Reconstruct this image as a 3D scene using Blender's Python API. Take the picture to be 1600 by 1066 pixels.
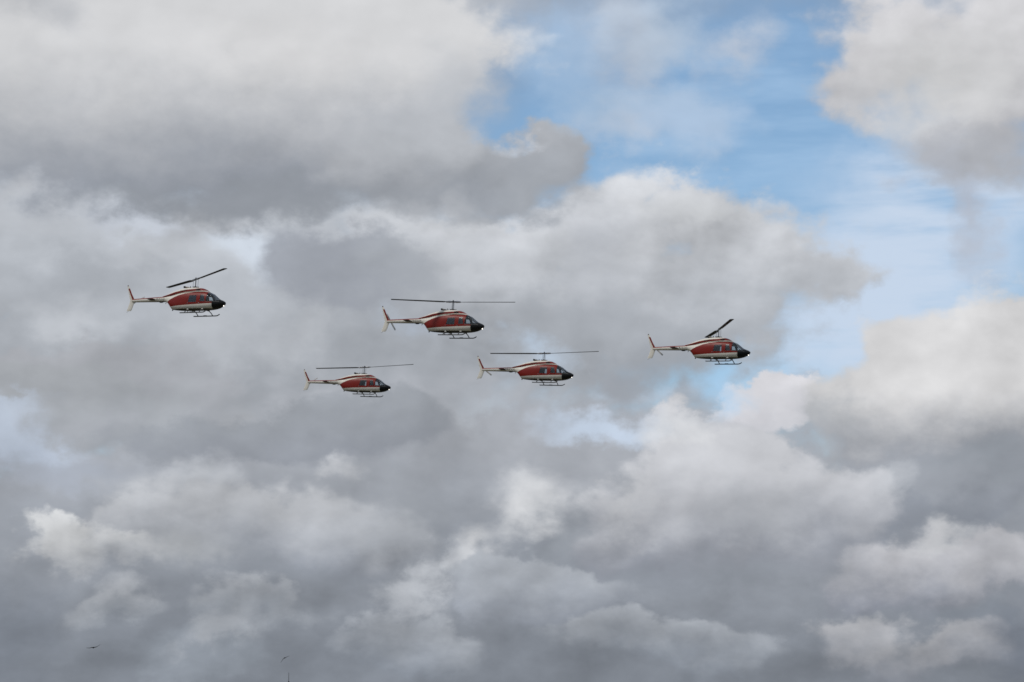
import bpy, bmesh, math, random
from mathutils import Vector, Matrix, Euler

scene = bpy.context.scene
for o in list(bpy.data.objects): bpy.data.objects.remove(o, do_unlink=True)
COL = scene.collection

# ------------------------------------------------------------------ camera
cam_data = bpy.data.cameras.new('camera')
cam_data.lens = 90.0; cam_data.sensor_width = 36.0; cam_data.sensor_fit = 'HORIZONTAL'
cam_data.clip_start = 0.1; cam_data.clip_end = 60000.0
cam = bpy.data.objects.new('camera', cam_data); COL.objects.link(cam)
cam.location = (0, 0, 1.7); cam.rotation_euler = (math.radians(90 + 9.5), 0, 0)
scene.camera = cam

# ------------------------------------------------------------------ light and exposure
SUN_EL = math.radians(54.0)          # high sun behind thin cloud, from high on the left
SUN_AZ = math.radians(-116.0)        # clockwise from +Y
sun_data = bpy.data.lights.new('sun', 'SUN')
sun_data.energy = 1.5; sun_data.angle = math.radians(12.0); sun_data.color = (1.0, 0.95, 0.88)
sun = bpy.data.objects.new('sun', sun_data); COL.objects.link(sun)
to_sun = Vector((math.sin(SUN_AZ) * math.cos(SUN_EL), math.cos(SUN_AZ) * math.cos(SUN_EL), math.sin(SUN_EL)))
sun.rotation_euler = to_sun.to_track_quat('Z', 'Y').to_euler()
sun.location = (0, 0, 80)
vs = scene.view_settings
vs.view_transform = 'Standard'; vs.look = 'None'; vs.exposure = 0.0; vs.gamma = 1.0; vs.use_curve_mapping = False
scene.cycles.max_bounces = 8; scene.cycles.transparent_max_bounces = 16
scene.cycles.use_denoising = False
scene.cycles.pixel_filter_type = 'BLACKMAN_HARRIS'; scene.cycles.filter_width = 1.6
scene.cycles.use_adaptive_sampling = True; scene.cycles.adaptive_threshold = 0.006; scene.cycles.adaptive_min_samples = 5
SKY_GAIN = (1.24, 1.35, 1.33)

# ------------------------------------------------------------------ sky
# Daylight sky in world directions: Nishita blue behind broken cumulus.
# Each cloud bank is a cluster of soft lobes (azimuth, elevation, radii in
# degrees, tilt) whose edges and relief come from fractal noise.
class NG:
    """tiny helper that strings math nodes together"""
    def __init__(self, nt):
        self.nt = nt; self.k = 0
    def new(self, t, **kw):
        n = self.nt.nodes.new(t)
        for a, b in kw.items(): setattr(n, a, b)
        n.location = ((self.k % 40) * 180, -(self.k // 40) * 220); self.k += 1
        return n
    def put(self, sock, v):
        if isinstance(v, bpy.types.NodeSocket): self.nt.links.new(v, sock)
        else: sock.default_value = v
    def m(self, op, a, b=None, c=None, clamp=False):
        n = self.new('ShaderNodeMath', operation=op, use_clamp=clamp)
        self.put(n.inputs[0], a)
        if b is not None: self.put(n.inputs[1], b)
        if c is not None: self.put(n.inputs[2], c)
        return n.outputs[0]
    def v(self, op, a, b=None, c=None, s=None):
        n = self.new('ShaderNodeVectorMath', operation=op)
        self.put(n.inputs[0], a)
        if b is not None: self.put(n.inputs[1], b)
        if c is not None: self.put(n.inputs[2], c)
        if s is not None: self.put(n.inputs['Scale'], s)
        return n.outputs['Value'] if op in ('LENGTH', 'DOT_PRODUCT', 'DISTANCE') else n.outputs[0]
    def ss(self, x, a, b, lo=0.0, hi=1.0, kind='SMOOTHSTEP'):
        n = self.new('ShaderNodeMapRange', interpolation_type=kind)
        self.put(n.inputs['Value'], x)
        n.inputs['From Min'].default_value = a; n.inputs['From Max'].default_value = b
        n.inputs['To Min'].default_value = lo; n.inputs['To Max'].default_value = hi
        return n.outputs[0]
    def mix(self, f, a, b):
        n = self.new('ShaderNodeMix', data_type='VECTOR')
        self.put(n.inputs[0], f); self.put(n.inputs[4], a); self.put(n.inputs[5], b)
        return n.outputs[1]
    def noise(self, vec, scale, detail, rough=0.5, lac=2.0, dist=0.0, color=False):
        n = self.new('ShaderNodeTexNoise')
        self.put(n.inputs['Vector'], vec)
        n.inputs['Scale'].default_value = scale; n.inputs['Detail'].default_value = detail
        n.inputs['Roughness'].default_value = rough; n.inputs['Lacunarity'].default_value = lac
        n.inputs['Distortion'].default_value = dist
        return n.outputs[1] if color else n.outputs[0]

def lin(c):
    return tuple(((x / 255.0 + 0.055) / 1.055) ** 2.4 if x > 10 else x / 255.0 / 12.92 for x in c)

SKY_STRENGTH = 0.1
WARP1, WARP2, REL2, PUFF_REL, PUFF_EDGE, CRISP = 1.7, 1.5, 0.45, 0.38, 0.38, 0.6
FAR_AFTER, FAR_GAIN = 97, 0.65
CIRRUS = [
    ([(8.59, 10.26, 4.73, 3.58, 0), (9.74, 12.41, 3.58, 2.15, 0)], (200, 215, 234), 0.95, 0.08),
    ([(2.58, 7.75, 4.58, 1.07, 0)], (200, 213, 229), 0.9, 0.22),
    ([(-10.6, 7.25, 3.58, 0.86, 0)], (190, 205, 222), 0.7, 0.4),
    ([(5.01, 14.27, 5.01, 2.86, 0)], (172, 202, 232), 0.55, 0.25),
]
CLEAR = [(5.73, 12.41, 10.89, 6.88, 0), (-10.6, 7.68, 4.01, 1.72, 0)]
# lobes, edge start, edge end, edge noise, top colour, base colour, top and base elevation, opacity, relief, tone
CLOUDS = [
    ([(0.0, 0.66, 401.07, 8.02, 0)], 0, 0.345, 0.84, (164, 169, 177), (128, 134, 143), 7.39, 2.09, 1, 0.44, 0.18),
    ([(6.3, 8.18, 1.15, 0.79, 0), (5.44, 7.75, 1.0, 0.72, 0), (4.01, 7.25, 1.29, 0.86, 0)], 0, 0.45999999999999996, 1.44, (216, 216, 221), (194, 196, 203), 8.68, 6.53, 1, 0.55, 0.18),
    ([(-9.74, 10.4, 5.73, 2.44, 0), (-5.44, 9.97, 3.44, 2.44, 0), (-7.88, 8.83, 4.73, 1.15, 0), (-2.29, 8.97, 2.86, 1.72, 0)], 0, 0.575, 1.56, (186, 191, 198), (160, 165, 172), 11.98, 7.97, 1, 0.55, 0.24),
    ([(-2.29, 6.25, 9.17, 2.29, 0), (-7.45, 5.96, 4.73, 1.58, 0), (1.43, 5.1, 3.58, 1.72, 0), (-9.31, 6.25, 3.58, 1.0, 0)], 0, 0.575, 1.44, (168, 172, 179), (142, 148, 157), 7.97, 4.24, 1, 0.55, 0.24),
    ([(-10.17, 10.12, 1.35, 0.68, 0)], -0.1, 1.15, 1.9500000000000002, (198, 202, 208), (198, 202, 208), 1, 0, 0.7, 0.33, 0.12),
    ([(-9.88, 10.83, 2.15, 0.86, 0)], -0.1, 0.9, 1.3, (162, 167, 174), (162, 167, 174), 1, 0, 0.7, 0.33, 0.12),
    ([(-6.73, 9.4, 1.72, 0.86, 0)], -0.1, 0.9, 1.3, (186, 190, 196), (186, 190, 196), 1, 0, 0.6, 0.33, 0.12),
    ([(-9.31, 8.54, 3.15, 0.64, 0)], -0.1, 0.9, 1.3, (160, 165, 172), (160, 165, 172), 1, 0, 0.85, 0.33, 0.12),
    ([(-8.02, 11.62, 1.58, 0.57, 0)], -0.1, 0.9, 1.3, (194, 198, 204), (194, 198, 204), 1, 0, 0.6, 0.33, 0.12),
    ([(-10.89, 12.12, 1.72, 0.57, 0)], -0.1, 0.9, 1.3, (182, 186, 192), (182, 186, 192), 1, 0, 0.5, 0.33, 0.12),
    ([(-10.89, 7.82, 2.86, 1.29, 0)], 0, 0.345, 0.6, (184, 194, 208), (178, 188, 203), 8.68, 6.82, 1, 0.55, 0.18),
    ([(-8.31, 7.97, 2.72, 1.15, 0), (-10.17, 8.83, 3.29, 0.72, 0)], 0, 0.45999999999999996, 1.08, (170, 173, 179), (158, 163, 170), 9.4, 6.82, 0.97, 0.55, 0.18),
    ([(-9.02, 7.97, 2.44, 0.86, 0), (-10.6, 8.68, 2.29, 0.57, 0)], 0, 0.575, 0.96, (168, 172, 177), (160, 165, 172), 9.11, 6.96, 0.95, 0.55, 0.18),
    ([(-9.31, 7.68, 1.72, 0.57, 0)], -0.1, 0.9, 1.3, (168, 172, 179), (168, 172, 179), 1, 0, 0.6, 0.33, 0.12),
    ([(-10.03, 6.61, 2.29, 0.5, 0)], -0.1, 0.9, 1.0, (166, 173, 185), (166, 173, 185), 1, 0, 0.8, 0.33, 0.12),
    ([(-8.24, 12.12, 1.55, 0.43, 0)], -0.1, 1.15, 2.4000000000000004, (206, 213, 224), (206, 213, 224), 1, 0, 0.9, 0.33, 0.12),
    ([(-6.37, 11.62, 1.55, 0.48, -20)], -0.1, 1.15, 2.4000000000000004, (202, 211, 222), (202, 211, 222), 1, 0, 0.9, 0.33, 0.12),
    ([(-2.29, 10.12, 1.16, 0.87, 0)], -0.1, 1.15, 1.9500000000000002, (182, 196, 214), (182, 196, 214), 1, 0, 0.8, 0.33, 0.12),
    ([(1.86, 11.55, 2.72, 1.86, 0), (4.3, 11.83, 2.15, 1.5, 0), (6.16, 11.12, 2.15, 1.5, 0), (-0.86, 11.12, 3.44, 1.86, 0), (0.57, 9.4, 3.29, 1.58, 0), (3.44, 10.26, 2.72, 1.58, 0), (7.45, 10.83, 1.15, 0.86, 0), (5.01, 10.26, 2.01, 1.29, 0), (4.44, 10.83, 2.29, 1.43, 0)], 0.0, 0.575, 1.2, (209, 212, 217), (162, 167, 174), 13.05, 9.11, 1, 0.825, 0.18),
    ([(-2.58, 12.19, 1.55, 0.77, 0)], -0.1, 1.15, 1.9500000000000002, (206, 210, 216), (206, 210, 216), 1, 0, 0.8, 0.33, 0.12),
    ([(4.15, 12.34, 1.86, 0.57, 0)], -0.1, 0.9, 1.3, (211, 214, 217), (211, 214, 217), 1, 0, 0.6, 0.33, 0.12),
    ([(-0.43, 11.26, 1.58, 0.86, 0)], -0.1, 0.9, 1.3, (198, 202, 208), (198, 202, 208), 1, 0, 0.6, 0.33, 0.12),
    ([(1.86, 11.41, 1.16, 1.35, 0)], -0.1, 1.15, 1.9500000000000002, (168, 172, 179), (168, 172, 179), 1, 0, 0.65, 0.33, 0.12),
    ([(4.44, 11.05, 0.77, 0.48, 0)], -0.1, 1.15, 1.9500000000000002, (172, 176, 182), (172, 176, 182), 1, 0, 0.5, 0.33, 0.12),
    ([(7.02, 10.98, 1.55, 0.97, 0)], -0.1, 1.15, 1.9500000000000002, (178, 182, 188), (178, 182, 188), 1, 0, 0.7, 0.33, 0.12),
    ([(1.29, 10.12, 1.86, 1.0, 0)], -0.1, 0.9, 1.3, (161, 166, 173), (161, 166, 173), 1, 0, 0.8, 0.33, 0.12),
    ([(3.72, 9.4, 1.58, 0.72, 0)], -0.1, 0.9, 1.3, (164, 169, 176), (164, 169, 176), 1, 0, 0.7, 0.33, 0.12),
    ([(2.58, 8.68, 1.43, 0.86, 0)], -0.1, 0.9, 1.3, (155, 160, 168), (155, 160, 168), 1, 0, 0.9, 0.33, 0.12),
    ([(4.23, 8.61, 0.87, 1.26, 0)], -0.1, 1.15, 1.9500000000000002, (157, 162, 170), (157, 162, 170), 1, 0, 0.9, 0.33, 0.12),
    ([(0.57, 9.33, 1.16, 0.54, 0)], -0.1, 1.15, 1.9500000000000002, (184, 199, 216), (184, 199, 216), 1, 0, 0.85, 0.33, 0.12),
    ([(-0.86, 8.25, 2.15, 0.72, 0)], -0.1, 0.9, 1.3, (170, 174, 181), (170, 174, 181), 1, 0, 0.6, 0.33, 0.12),
    ([(-3.65, 10.98, 1.86, 0.93, 0)], -0.05, 0.5, 1.6, (156, 161, 170), (156, 161, 170), 1, 0, 0.95, 0.33, 0.12),
    ([(-2.44, 11.05, 1.35, 0.97, 0)], -0.1, 1.15, 1.9500000000000002, (166, 171, 178), (166, 171, 178), 1, 0, 0.8, 0.33, 0.12),
    ([(-4.73, 9.54, 1.16, 1.16, 0)], -0.1, 1.15, 1.9500000000000002, (190, 194, 200), (190, 194, 200), 1, 0, 0.6, 0.33, 0.12),
    ([(-8.59, 16.28, 8.16, 4.01, 0), (-3.44, 15.42, 2.36, 2.86, 0), (-10.6, 14.99, 4.58, 2.44, 0), (-6.02, 13.84, 4.3, 1.72, 0)], 0, 0.345, 0.96, (211, 212, 214), (142, 148, 158), 16.28, 12.34, 1, 0.248, 0.09),
    ([(0.0, 12.84, 2.15, 1.07, 0), (-1.72, 13.12, 2.72, 1.22, 0), (0.86, 13.41, 1.07, 0.79, 0)], 0, 0.575, 1.32, (174, 177, 182), (152, 157, 165), 14.27, 12.12, 0.97, 0.55, 0.18),
    ([(-1.36, 14.7, 1.22, 1.58, 0)], -0.1, 0.9, 0.8, (190, 194, 200), (190, 194, 200), 1, 0, 0.8, 0.33, 0.12),
    ([(-5.01, 15.99, 3.15, 1.15, 0)], -0.1, 0.9, 1.3, (214, 214, 215), (214, 214, 215), 1, 0, 0.5, 0.33, 0.12),
    ([(-11.03, 16.85, 1.58, 0.86, 0)], -0.1, 0.9, 1.3, (168, 172, 179), (168, 172, 179), 1, 0, 0.6, 0.33, 0.12),
    ([(-2.29, 13.98, 1.72, 0.86, 0)], -0.1, 0.9, 1.3, (178, 182, 188), (178, 182, 188), 1, 0, 0.5, 0.33, 0.12),
    ([(-5.73, 12.58, 4.73, 0.6, 0)], -0.1, 0.9, 1.3, (144, 149, 156), (144, 149, 156), 1, 0, 0.75, 0.33, 0.12),
    ([(0.72, 12.77, 1.74, 0.97, 0)], -0.1, 1.15, 1.2000000000000002, (164, 169, 176), (164, 169, 176), 1, 0, 0.95, 0.33, 0.12),
    ([(-1.43, 12.41, 1.72, 0.5, 0)], -0.1, 0.9, 1.3, (176, 180, 186), (176, 180, 186), 1, 0, 0.7, 0.33, 0.12),
    ([(0.21, 13.63, 0.58, 0.27, 0)], -0.1, 1.15, 1.9500000000000002, (205, 210, 218), (205, 210, 218), 1, 0, 0.7, 0.33, 0.12),
    ([(2.65, 16.13, 1.36, 1.72, 0)], -0.1, 0.9, 1.2, (186, 193, 204), (186, 193, 204), 1, 0, 0.8, 0.33, 0.12),
    ([(3.58, 16.28, 1.72, 1.15, 0)], -0.1, 0.9, 1.3, (182, 198, 216), (182, 198, 216), 1, 0, 0.75, 0.33, 0.12),
    ([(1.15, 15.85, 1.29, 1.58, 0)], -0.1, 0.9, 0.8, (168, 194, 222), (168, 194, 222), 1, 0, 0.55, 0.33, 0.12),
    ([(2.15, 14.41, 1.43, 0.86, 0)], -0.1, 0.9, 1.3, (174, 194, 216), (174, 194, 216), 1, 0, 0.7, 0.33, 0.12),
    ([(3.58, 14.27, 2.29, 0.86, 0)], -0.1, 0.9, 1.3, (168, 192, 218), (168, 192, 218), 1, 0, 0.6, 0.33, 0.12),
    ([(5.16, 15.7, 1.45, 0.97, 0)], -0.1, 1.15, 1.7999999999999998, (196, 202, 212), (196, 202, 212), 1, 0, 0.75, 0.33, 0.12),
    ([(4.15, 14.41, 1.72, 0.72, 0)], -0.1, 0.9, 1.3, (176, 195, 218), (176, 195, 218), 1, 0, 0.6, 0.33, 0.12),
    ([(2.44, 14.13, 0.97, 0.77, 0)], -0.1, 1.15, 1.9500000000000002, (188, 197, 211), (188, 197, 211), 1, 0, 0.5, 0.33, 0.12),
    ([(9.17, 15.85, 2.01, 1.65, 0), (11.03, 15.27, 2.44, 2.58, 0), (8.02, 15.06, 1.36, 1.0, 0), (10.6, 13.77, 1.86, 1.0, 0)], 0, 0.8624999999999999, 1.32, (207, 207, 210), (173, 174, 179), 16.42, 13.27, 1, 0.66, 0.18),
    ([(8.88, 14.56, 1.58, 0.86, 0)], -0.1, 0.9, 1.3, (198, 202, 208), (198, 202, 208), 1, 0, 0.6, 0.33, 0.12),
    ([(10.03, 15.27, 2.44, 1.58, 0)], -0.1, 0.9, 0.7, (203, 204, 205), (203, 204, 205), 1, 0, 0.75, 0.33, 0.12),
    ([(10.46, 13.41, 1.74, 0.77, 0)], -0.1, 1.15, 1.9500000000000002, (170, 174, 181), (170, 174, 181), 1, 0, 0.7, 0.33, 0.12),
    ([(10.46, 12.12, 0.58, 1.55, 15)], -0.1, 1.15, 2.25, (176, 182, 194), (176, 182, 194), 1, 0, 0.8, 0.33, 0.12),
    ([(8.74, 12.62, 0.58, 0.35, 0)], -0.1, 1.15, 1.9500000000000002, (178, 188, 203), (178, 188, 203), 1, 0, 0.6, 0.33, 0.12),
    ([(9.74, 5.82, 3.72, 1.58, 0), (11.46, 6.53, 2.15, 1.43, 0)], 0, 0.575, 1.32, (158, 163, 171), (138, 144, 154), 7.25, 4.96, 1, 0.55, 0.18),
    ([(9.74, 8.4, 2.65, 1.86, 0), (8.09, 7.68, 1.58, 1.22, 0), (11.46, 8.68, 2.58, 1.93, 0)], 0, 0.414, 0.96, (212, 212, 213), (146, 151, 160), 8.47, 6.39, 1, 0.55, 0.18),
    ([(7.23, 7.61, 0.87, 1.06, 0)], -0.1, 1.15, 1.5, (166, 171, 177), (166, 171, 177), 1, 0, 0.6, 0.33, 0.12),
    ([(10.89, 6.53, 2.01, 0.5, 0)], -0.1, 0.9, 1.3, (146, 152, 160), (146, 152, 160), 1, 0, 0.8, 0.33, 0.12),
    ([(9.45, 6.25, 1.72, 0.5, 0)], -0.1, 0.9, 1.3, (158, 163, 171), (158, 163, 171), 1, 0, 0.6, 0.33, 0.12),
    ([(2.29, 7.57, 1.86, 0.43, 0)], -0.1, 0.9, 0.9, (196, 210, 228), (196, 210, 228), 1, 0, 0.9, 0.33, 0.12),
    ([(5.01, 8.54, 0.87, 0.77, 0)], -0.1, 1.15, 1.5, (168, 205, 236), (168, 205, 236), 1, 0, 0.8, 0.33, 0.12),
    ([(5.01, 5.68, 3.22, 1.58, 0), (3.01, 5.39, 1.72, 1.22, 0), (7.31, 5.68, 1.5, 1.22, 0), (4.73, 6.68, 1.58, 0.93, 0)], 0, 0.45999999999999996, 1.02, (198, 200, 205), (134, 139, 149), 7.11, 4.13, 1, 0.55, 0.18),
    ([(4.01, 7.61, 0.97, 0.54, 0)], -0.1, 1.15, 1.9500000000000002, (215, 217, 220), (215, 217, 220), 1, 0, 0.8, 0.33, 0.12),
    ([(8.38, 6.32, 0.87, 0.58, 0)], -0.1, 1.15, 1.9500000000000002, (196, 200, 206), (196, 200, 206), 1, 0, 0.6, 0.33, 0.12),
    ([(2.65, 6.03, 0.97, 0.87, 0)], -0.1, 1.15, 1.9500000000000002, (202, 204, 207), (202, 204, 207), 1, 0, 0.5, 0.33, 0.12),
    ([(5.59, 5.68, 2.15, 0.72, 0)], -0.1, 0.9, 1.3, (176, 180, 186), (176, 180, 186), 1, 0, 0.4, 0.33, 0.12),
    ([(4.15, 4.31, 2.86, 0.37, 0)], -0.1, 0.9, 1.3, (142, 148, 157), (142, 148, 157), 1, 0, 0.7, 0.33, 0.12),
    ([(-5.44, 7.39, 4.3, 0.74, 0), (-3.15, 7.47, 2.44, 0.86, 0)], 0, 0.6325, 1.44, (150, 155, 162), (142, 147, 156), 8.25, 6.53, 0.9, 0.55, 0.18),
    ([(-6.73, 6.46, 1.55, 0.5, 5)], -0.1, 1.15, 2.0999999999999996, (190, 194, 200), (190, 194, 200), 1, 0, 0.8, 0.33, 0.12),
    ([(-8.02, 6.18, 1.35, 0.48, 0)], -0.1, 1.15, 1.9500000000000002, (180, 184, 190), (180, 184, 190), 1, 0, 0.6, 0.33, 0.12),
    ([(-5.73, 5.39, 3.29, 1.22, 0), (-3.72, 4.96, 2.15, 0.93, 0), (-7.88, 5.25, 2.15, 1.0, 0)], 0, 0.575, 1.44, (185, 188, 193), (140, 146, 156), 6.11, 4.07, 0.95, 0.825, 0.18),
    ([(-10.17, 5.1, 1.22, 0.66, 0), (-9.02, 4.74, 1.58, 0.52, 0)], 0, 0.69, 1.56, (203, 205, 207), (156, 161, 169), 5.46, 4.17, 0.97, 0.88, 0.18),
    ([(-7.02, 4.74, 1.74, 0.68, 0)], -0.1, 1.15, 1.9500000000000002, (174, 177, 180), (174, 177, 180), 1, 0, 0.6, 0.33, 0.12),
    ([(-5.3, 4.17, 2.44, 0.34, 0)], -0.1, 0.9, 1.3, (142, 148, 157), (142, 148, 157), 1, 0, 0.7, 0.33, 0.12),
    ([(-2.58, 5.68, 1.58, 0.86, 0)], -0.1, 0.9, 1.3, (160, 165, 172), (160, 165, 172), 1, 0, 0.5, 0.33, 0.12),
    ([(0.36, 5.89, 1.35, 0.97, 20)], -0.1, 1.15, 2.25, (212, 214, 217), (212, 214, 217), 1, 0, 0.95, 0.33, 0.12),
    ([(-0.79, 4.99, 1.74, 0.66, 28)], -0.1, 1.15, 2.25, (208, 210, 213), (208, 210, 213), 1, 0, 0.95, 0.33, 0.12),
    ([(-1.65, 4.46, 1.06, 0.73, 0)], -0.1, 1.15, 2.7, (198, 202, 208), (198, 202, 208), 1, 0, 0.8, 0.33, 0.12),
    ([(-2.22, 3.81, 0.87, 0.87, 0)], -0.1, 1.15, 2.7, (186, 190, 196), (186, 190, 196), 1, 0, 0.7, 0.33, 0.12),
    ([(-0.14, 4.17, 1.58, 0.79, 0), (1.15, 3.88, 1.86, 0.79, 0)], 0, 0.45999999999999996, 1.44, (168, 173, 180), (138, 144, 154), 4.96, 3.17, 0.95, 0.77, 0.18),
    ([(1.0, 5.17, 1.06, 0.77, 0)], -0.1, 1.15, 1.9500000000000002, (152, 158, 166), (152, 158, 166), 1, 0, 0.7, 0.33, 0.12),
    ([(2.29, 2.81, 1.72, 0.72, 0), (4.15, 2.67, 1.72, 0.72, 0), (-2.58, 2.67, 1.86, 0.72, 0)], 0, 0.575, 1.56, (166, 171, 178), (130, 137, 147), 3.46, 1.95, 0.8, 0.77, 0.18),
    ([(-8.74, 3.46, 1.29, 0.54, 0), (-5.73, 3.38, 1.72, 0.6, 0), (-6.73, 2.38, 2.15, 0.64, 0)], 0, 0.575, 1.68, (174, 178, 184), (136, 143, 152), 4.17, 2.67, 0.75, 0.825, 0.18),
    ([(9.6, 4.39, 2.15, 0.86, 0), (8.02, 4.07, 1.15, 0.66, 0), (11.17, 4.53, 1.58, 0.83, 0)], 0, 0.575, 1.2, (184, 185, 190), (126, 131, 142), 4.96, 3.31, 0.95, 0.715, 0.18),
    ([(9.88, 5.07, 1.35, 0.35, 0)], -0.1, 1.15, 1.9500000000000002, (202, 204, 207), (202, 204, 207), 1, 0, 0.7, 0.33, 0.12),
    ([(7.16, 4.67, 1.16, 0.77, 0)], -0.1, 1.15, 1.9500000000000002, (150, 155, 164), (150, 155, 164), 1, 0, 0.5, 0.33, 0.12),
    ([(7.66, 2.74, 1.0, 0.64, 0), (8.59, 2.31, 1.15, 0.43, 0), (9.88, 2.74, 1.36, 0.52, 0)], -0.1, 0.8049999999999999, 1.56, (180, 181, 185), (134, 139, 149), 3.31, 1.95, 0.8, 0.77, 0.18),
    ([(11.32, 2.67, 1.16, 1.55, 0)], -0.1, 1.15, 1.9500000000000002, (112, 119, 131), (112, 119, 131), 1, 0, 0.7, 0.33, 0.12),
    ([(10.6, 3.38, 1.58, 0.36, 0)], -0.1, 0.9, 1.3, (128, 135, 145), (128, 135, 145), 1, 0, 0.6, 0.33, 0.12),
    ([(-8.74, 3.88, 0.77, 0.5, 0)], -0.1, 1.15, 2.7, (178, 182, 188), (178, 182, 188), 1, 0, 0.7, 0.33, 0.12),
    ([(-5.94, 3.93, 0.73, 0.27, -10)], -0.1, 1.15, 2.7, (180, 184, 190), (180, 184, 190), 1, 0, 0.7, 0.33, 0.12),
    ([(-6.09, 2.81, 1.16, 0.43, 10)], -0.1, 1.15, 2.7, (172, 176, 182), (172, 176, 182), 1, 0, 0.6, 0.33, 0.12),
    ([(-11.03, 3.1, 1.74, 1.35, 0)], -0.1, 1.15, 1.9500000000000002, (120, 127, 138), (120, 127, 138), 1, 0, 0.5, 0.33, 0.12),
]
def build_sky():
    w = bpy.data.worlds.new('World'); scene.world = w; w.use_nodes = True
    nt = w.node_tree; nt.nodes.clear(); g = NG(nt)
    tc = g.new('ShaderNodeTexCoord')
    d = g.v('NORMALIZE', tc.outputs['Generated'])
    sep = g.new('ShaderNodeSeparateXYZ'); g.put(sep.inputs[0], d)
    az = g.m('DEGREES', g.m('ARCTAN2', sep.outputs[0], sep.outputs[1]))
    el = g.m('DEGREES', g.m('ARCSINE', sep.outputs[2]))
    comb = g.new('ShaderNodeCombineXYZ'); g.put(comb.inputs[0], az); g.put(comb.inputs[1], el)
    P = comb.outputs[0]
    q = g.v('MULTIPLY', d, (1.0, 1.0, 1.35))                       # clouds spread a little wider than tall
    # domain warps, degrees
    w1 = g.v('SCALE', g.v('SUBTRACT', g.noise(q, 13.0, 3.0, 0.55, color=True), (0.5, 0.5, 0.5)), s=WARP1)
    w2 = g.v('SCALE', g.v('SUBTRACT', g.noise(q, 52.0, 5.0, 0.58, color=True), (0.5, 0.5, 0.5)), s=WARP2)
    flat = g.v('MULTIPLY', g.v('ADD', w1, w2), (1.0, 1.0, 0.0))
    PW = g.v('ADD', P, flat)
    # fractal relief: difference of the density towards the sun, broad billows and finer curls
    q2 = g.v('ADD', q, g.v('SCALE', flat, s=0.004))
    n1 = g.noise(q2, 19.0, 8.0, 0.55)
    b1 = g.noise(q2, 19.0, 2.5, 0.45)
    b1s = g.noise(g.v('ADD', q2, (-0.012, 0.0, 0.016)), 19.0, 2.5, 0.45)
    r1 = g.m('SUBTRACT', b1, b1s)
    n2 = g.noise(q2, 64.0, 4.0, 0.50)
    n2s = g.noise(g.v('ADD', q2, (-0.0035, 0.0, 0.005)), 64.0, 4.0, 0.50)
    r2 = g.m('SUBTRACT', n2, n2s)
    # rounded cauliflower puffs
    def puffs(vec, scale, detail):
        n = g.new('ShaderNodeTexVoronoi', feature='F1', normalize=True)
        g.put(n.inputs['Vector'], vec); n.inputs['Scale'].default_value = scale; n.inputs['Detail'].default_value = detail
        n.inputs['Roughness'].default_value = 0.55; n.inputs['Lacunarity'].default_value = 2.1
        return n.outputs['Distance']
    pv = g.v('MULTIPLY', g.v('ADD', q2, g.v('SCALE', g.v('SUBTRACT', g.noise(q2, 90.0, 4.0, 0.55, color=True), (0.5, 0.5, 0.5)), s=0.010)), (1.0, 1.0, 1.15))
    p1 = puffs(pv, 30.0, 2.0)
    p1s = puffs(g.v('ADD', pv, (-0.0045, 0.0, 0.0065)), 30.0, 2.0)
    r3 = g.m('SUBTRACT', p1s, p1)
    relief = g.m('ADD', g.m('ADD', r1, g.m('MULTIPLY', r2, REL2)), g.m('MULTIPLY', r3, PUFF_REL))
    edge = g.m('ADD', g.m('ADD', g.m('SUBTRACT', n1, 0.5), g.m('MULTIPLY', g.m('SUBTRACT', n2, 0.5), 0.3)), g.m('MULTIPLY', g.m('SUBTRACT', 0.40, p1), PUFF_EDGE))
    fine = g.m('ADD', g.m('SUBTRACT', g.noise(q2, 58.0, 8.0, 0.60), 0.5), g.m('MULTIPLY', edge, 0.35))
    tone = g.m('SUBTRACT', g.noise(q2, 9.0, 4.0, 0.5), 0.5)

    def field(lobes, at=None):
        f = None
        at = at or PW
        for (a, e, ra, re, rot) in lobes:
            mp = g.new('ShaderNodeMapping', vector_type='TEXTURE')
            g.put(mp.inputs['Vector'], at)
            mp.inputs['Location'].default_value = (a, e, 0); mp.inputs['Scale'].default_value = (ra, re, 1)
            mp.inputs['Rotation'].default_value = (0, 0, math.radians(rot))
            L = g.v('LENGTH', mp.outputs[0])
            f = L if f is None else g.m('SMOOTH_MIN', f, L, 0.35)
        return g.m('SUBTRACT', 1.0, f)

    # clear air
    sky = g.new('ShaderNodeTexSky', sky_type='NISHITA')
    sky.sun_disc = False; sky.sun_elevation = SUN_EL; sky.sun_rotation = SUN_AZ
    sky.air_density = 1.0; sky.dust_density = 0.6; sky.ozone_density = 2.5; sky.altitude = 0
    col = g.v('MULTIPLY', sky.outputs[0], SKY_GAIN)
    K = 1.0 / SKY_STRENGTH
    # thin streaky high cloud
    st = g.noise(g.v('MULTIPLY', q2, (1.0, 1.0, 4.0)), 20.0, 4.0, 0.5)
    for (lobes, c, a0, thr) in CIRRUS:
        f = field(lobes)
        a = g.m('MULTIPLY', g.ss(f, 0.0, 0.7), g.ss(st, thr, thr + 0.5, 0.0, a0))
        cc = lin(c)
        col = g.mix(a, col, tuple(x * K for x in cc))
    # broken cloud over the rest of the sky, as in the part in view
    gap = g.ss(field(CLEAR), 0.0, 0.5, 1.0, 0.0)
    big = g.noise(q, 4.5, 8.0, 0.55)
    ga = g.m('MULTIPLY', g.ss(big, 0.36, 0.50), gap)
    gl = g.m('ADD', g.ss(big, 0.40, 0.72, 0.58, 0.30, 'LINEAR'), g.m('MULTIPLY', relief, 0.22))
    gc = g.v('SCALE', (0.955 * K, 1.0 * K, 1.075 * K), s=gl)
    col = g.mix(ga, col, gc)
    bank = 0
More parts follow.
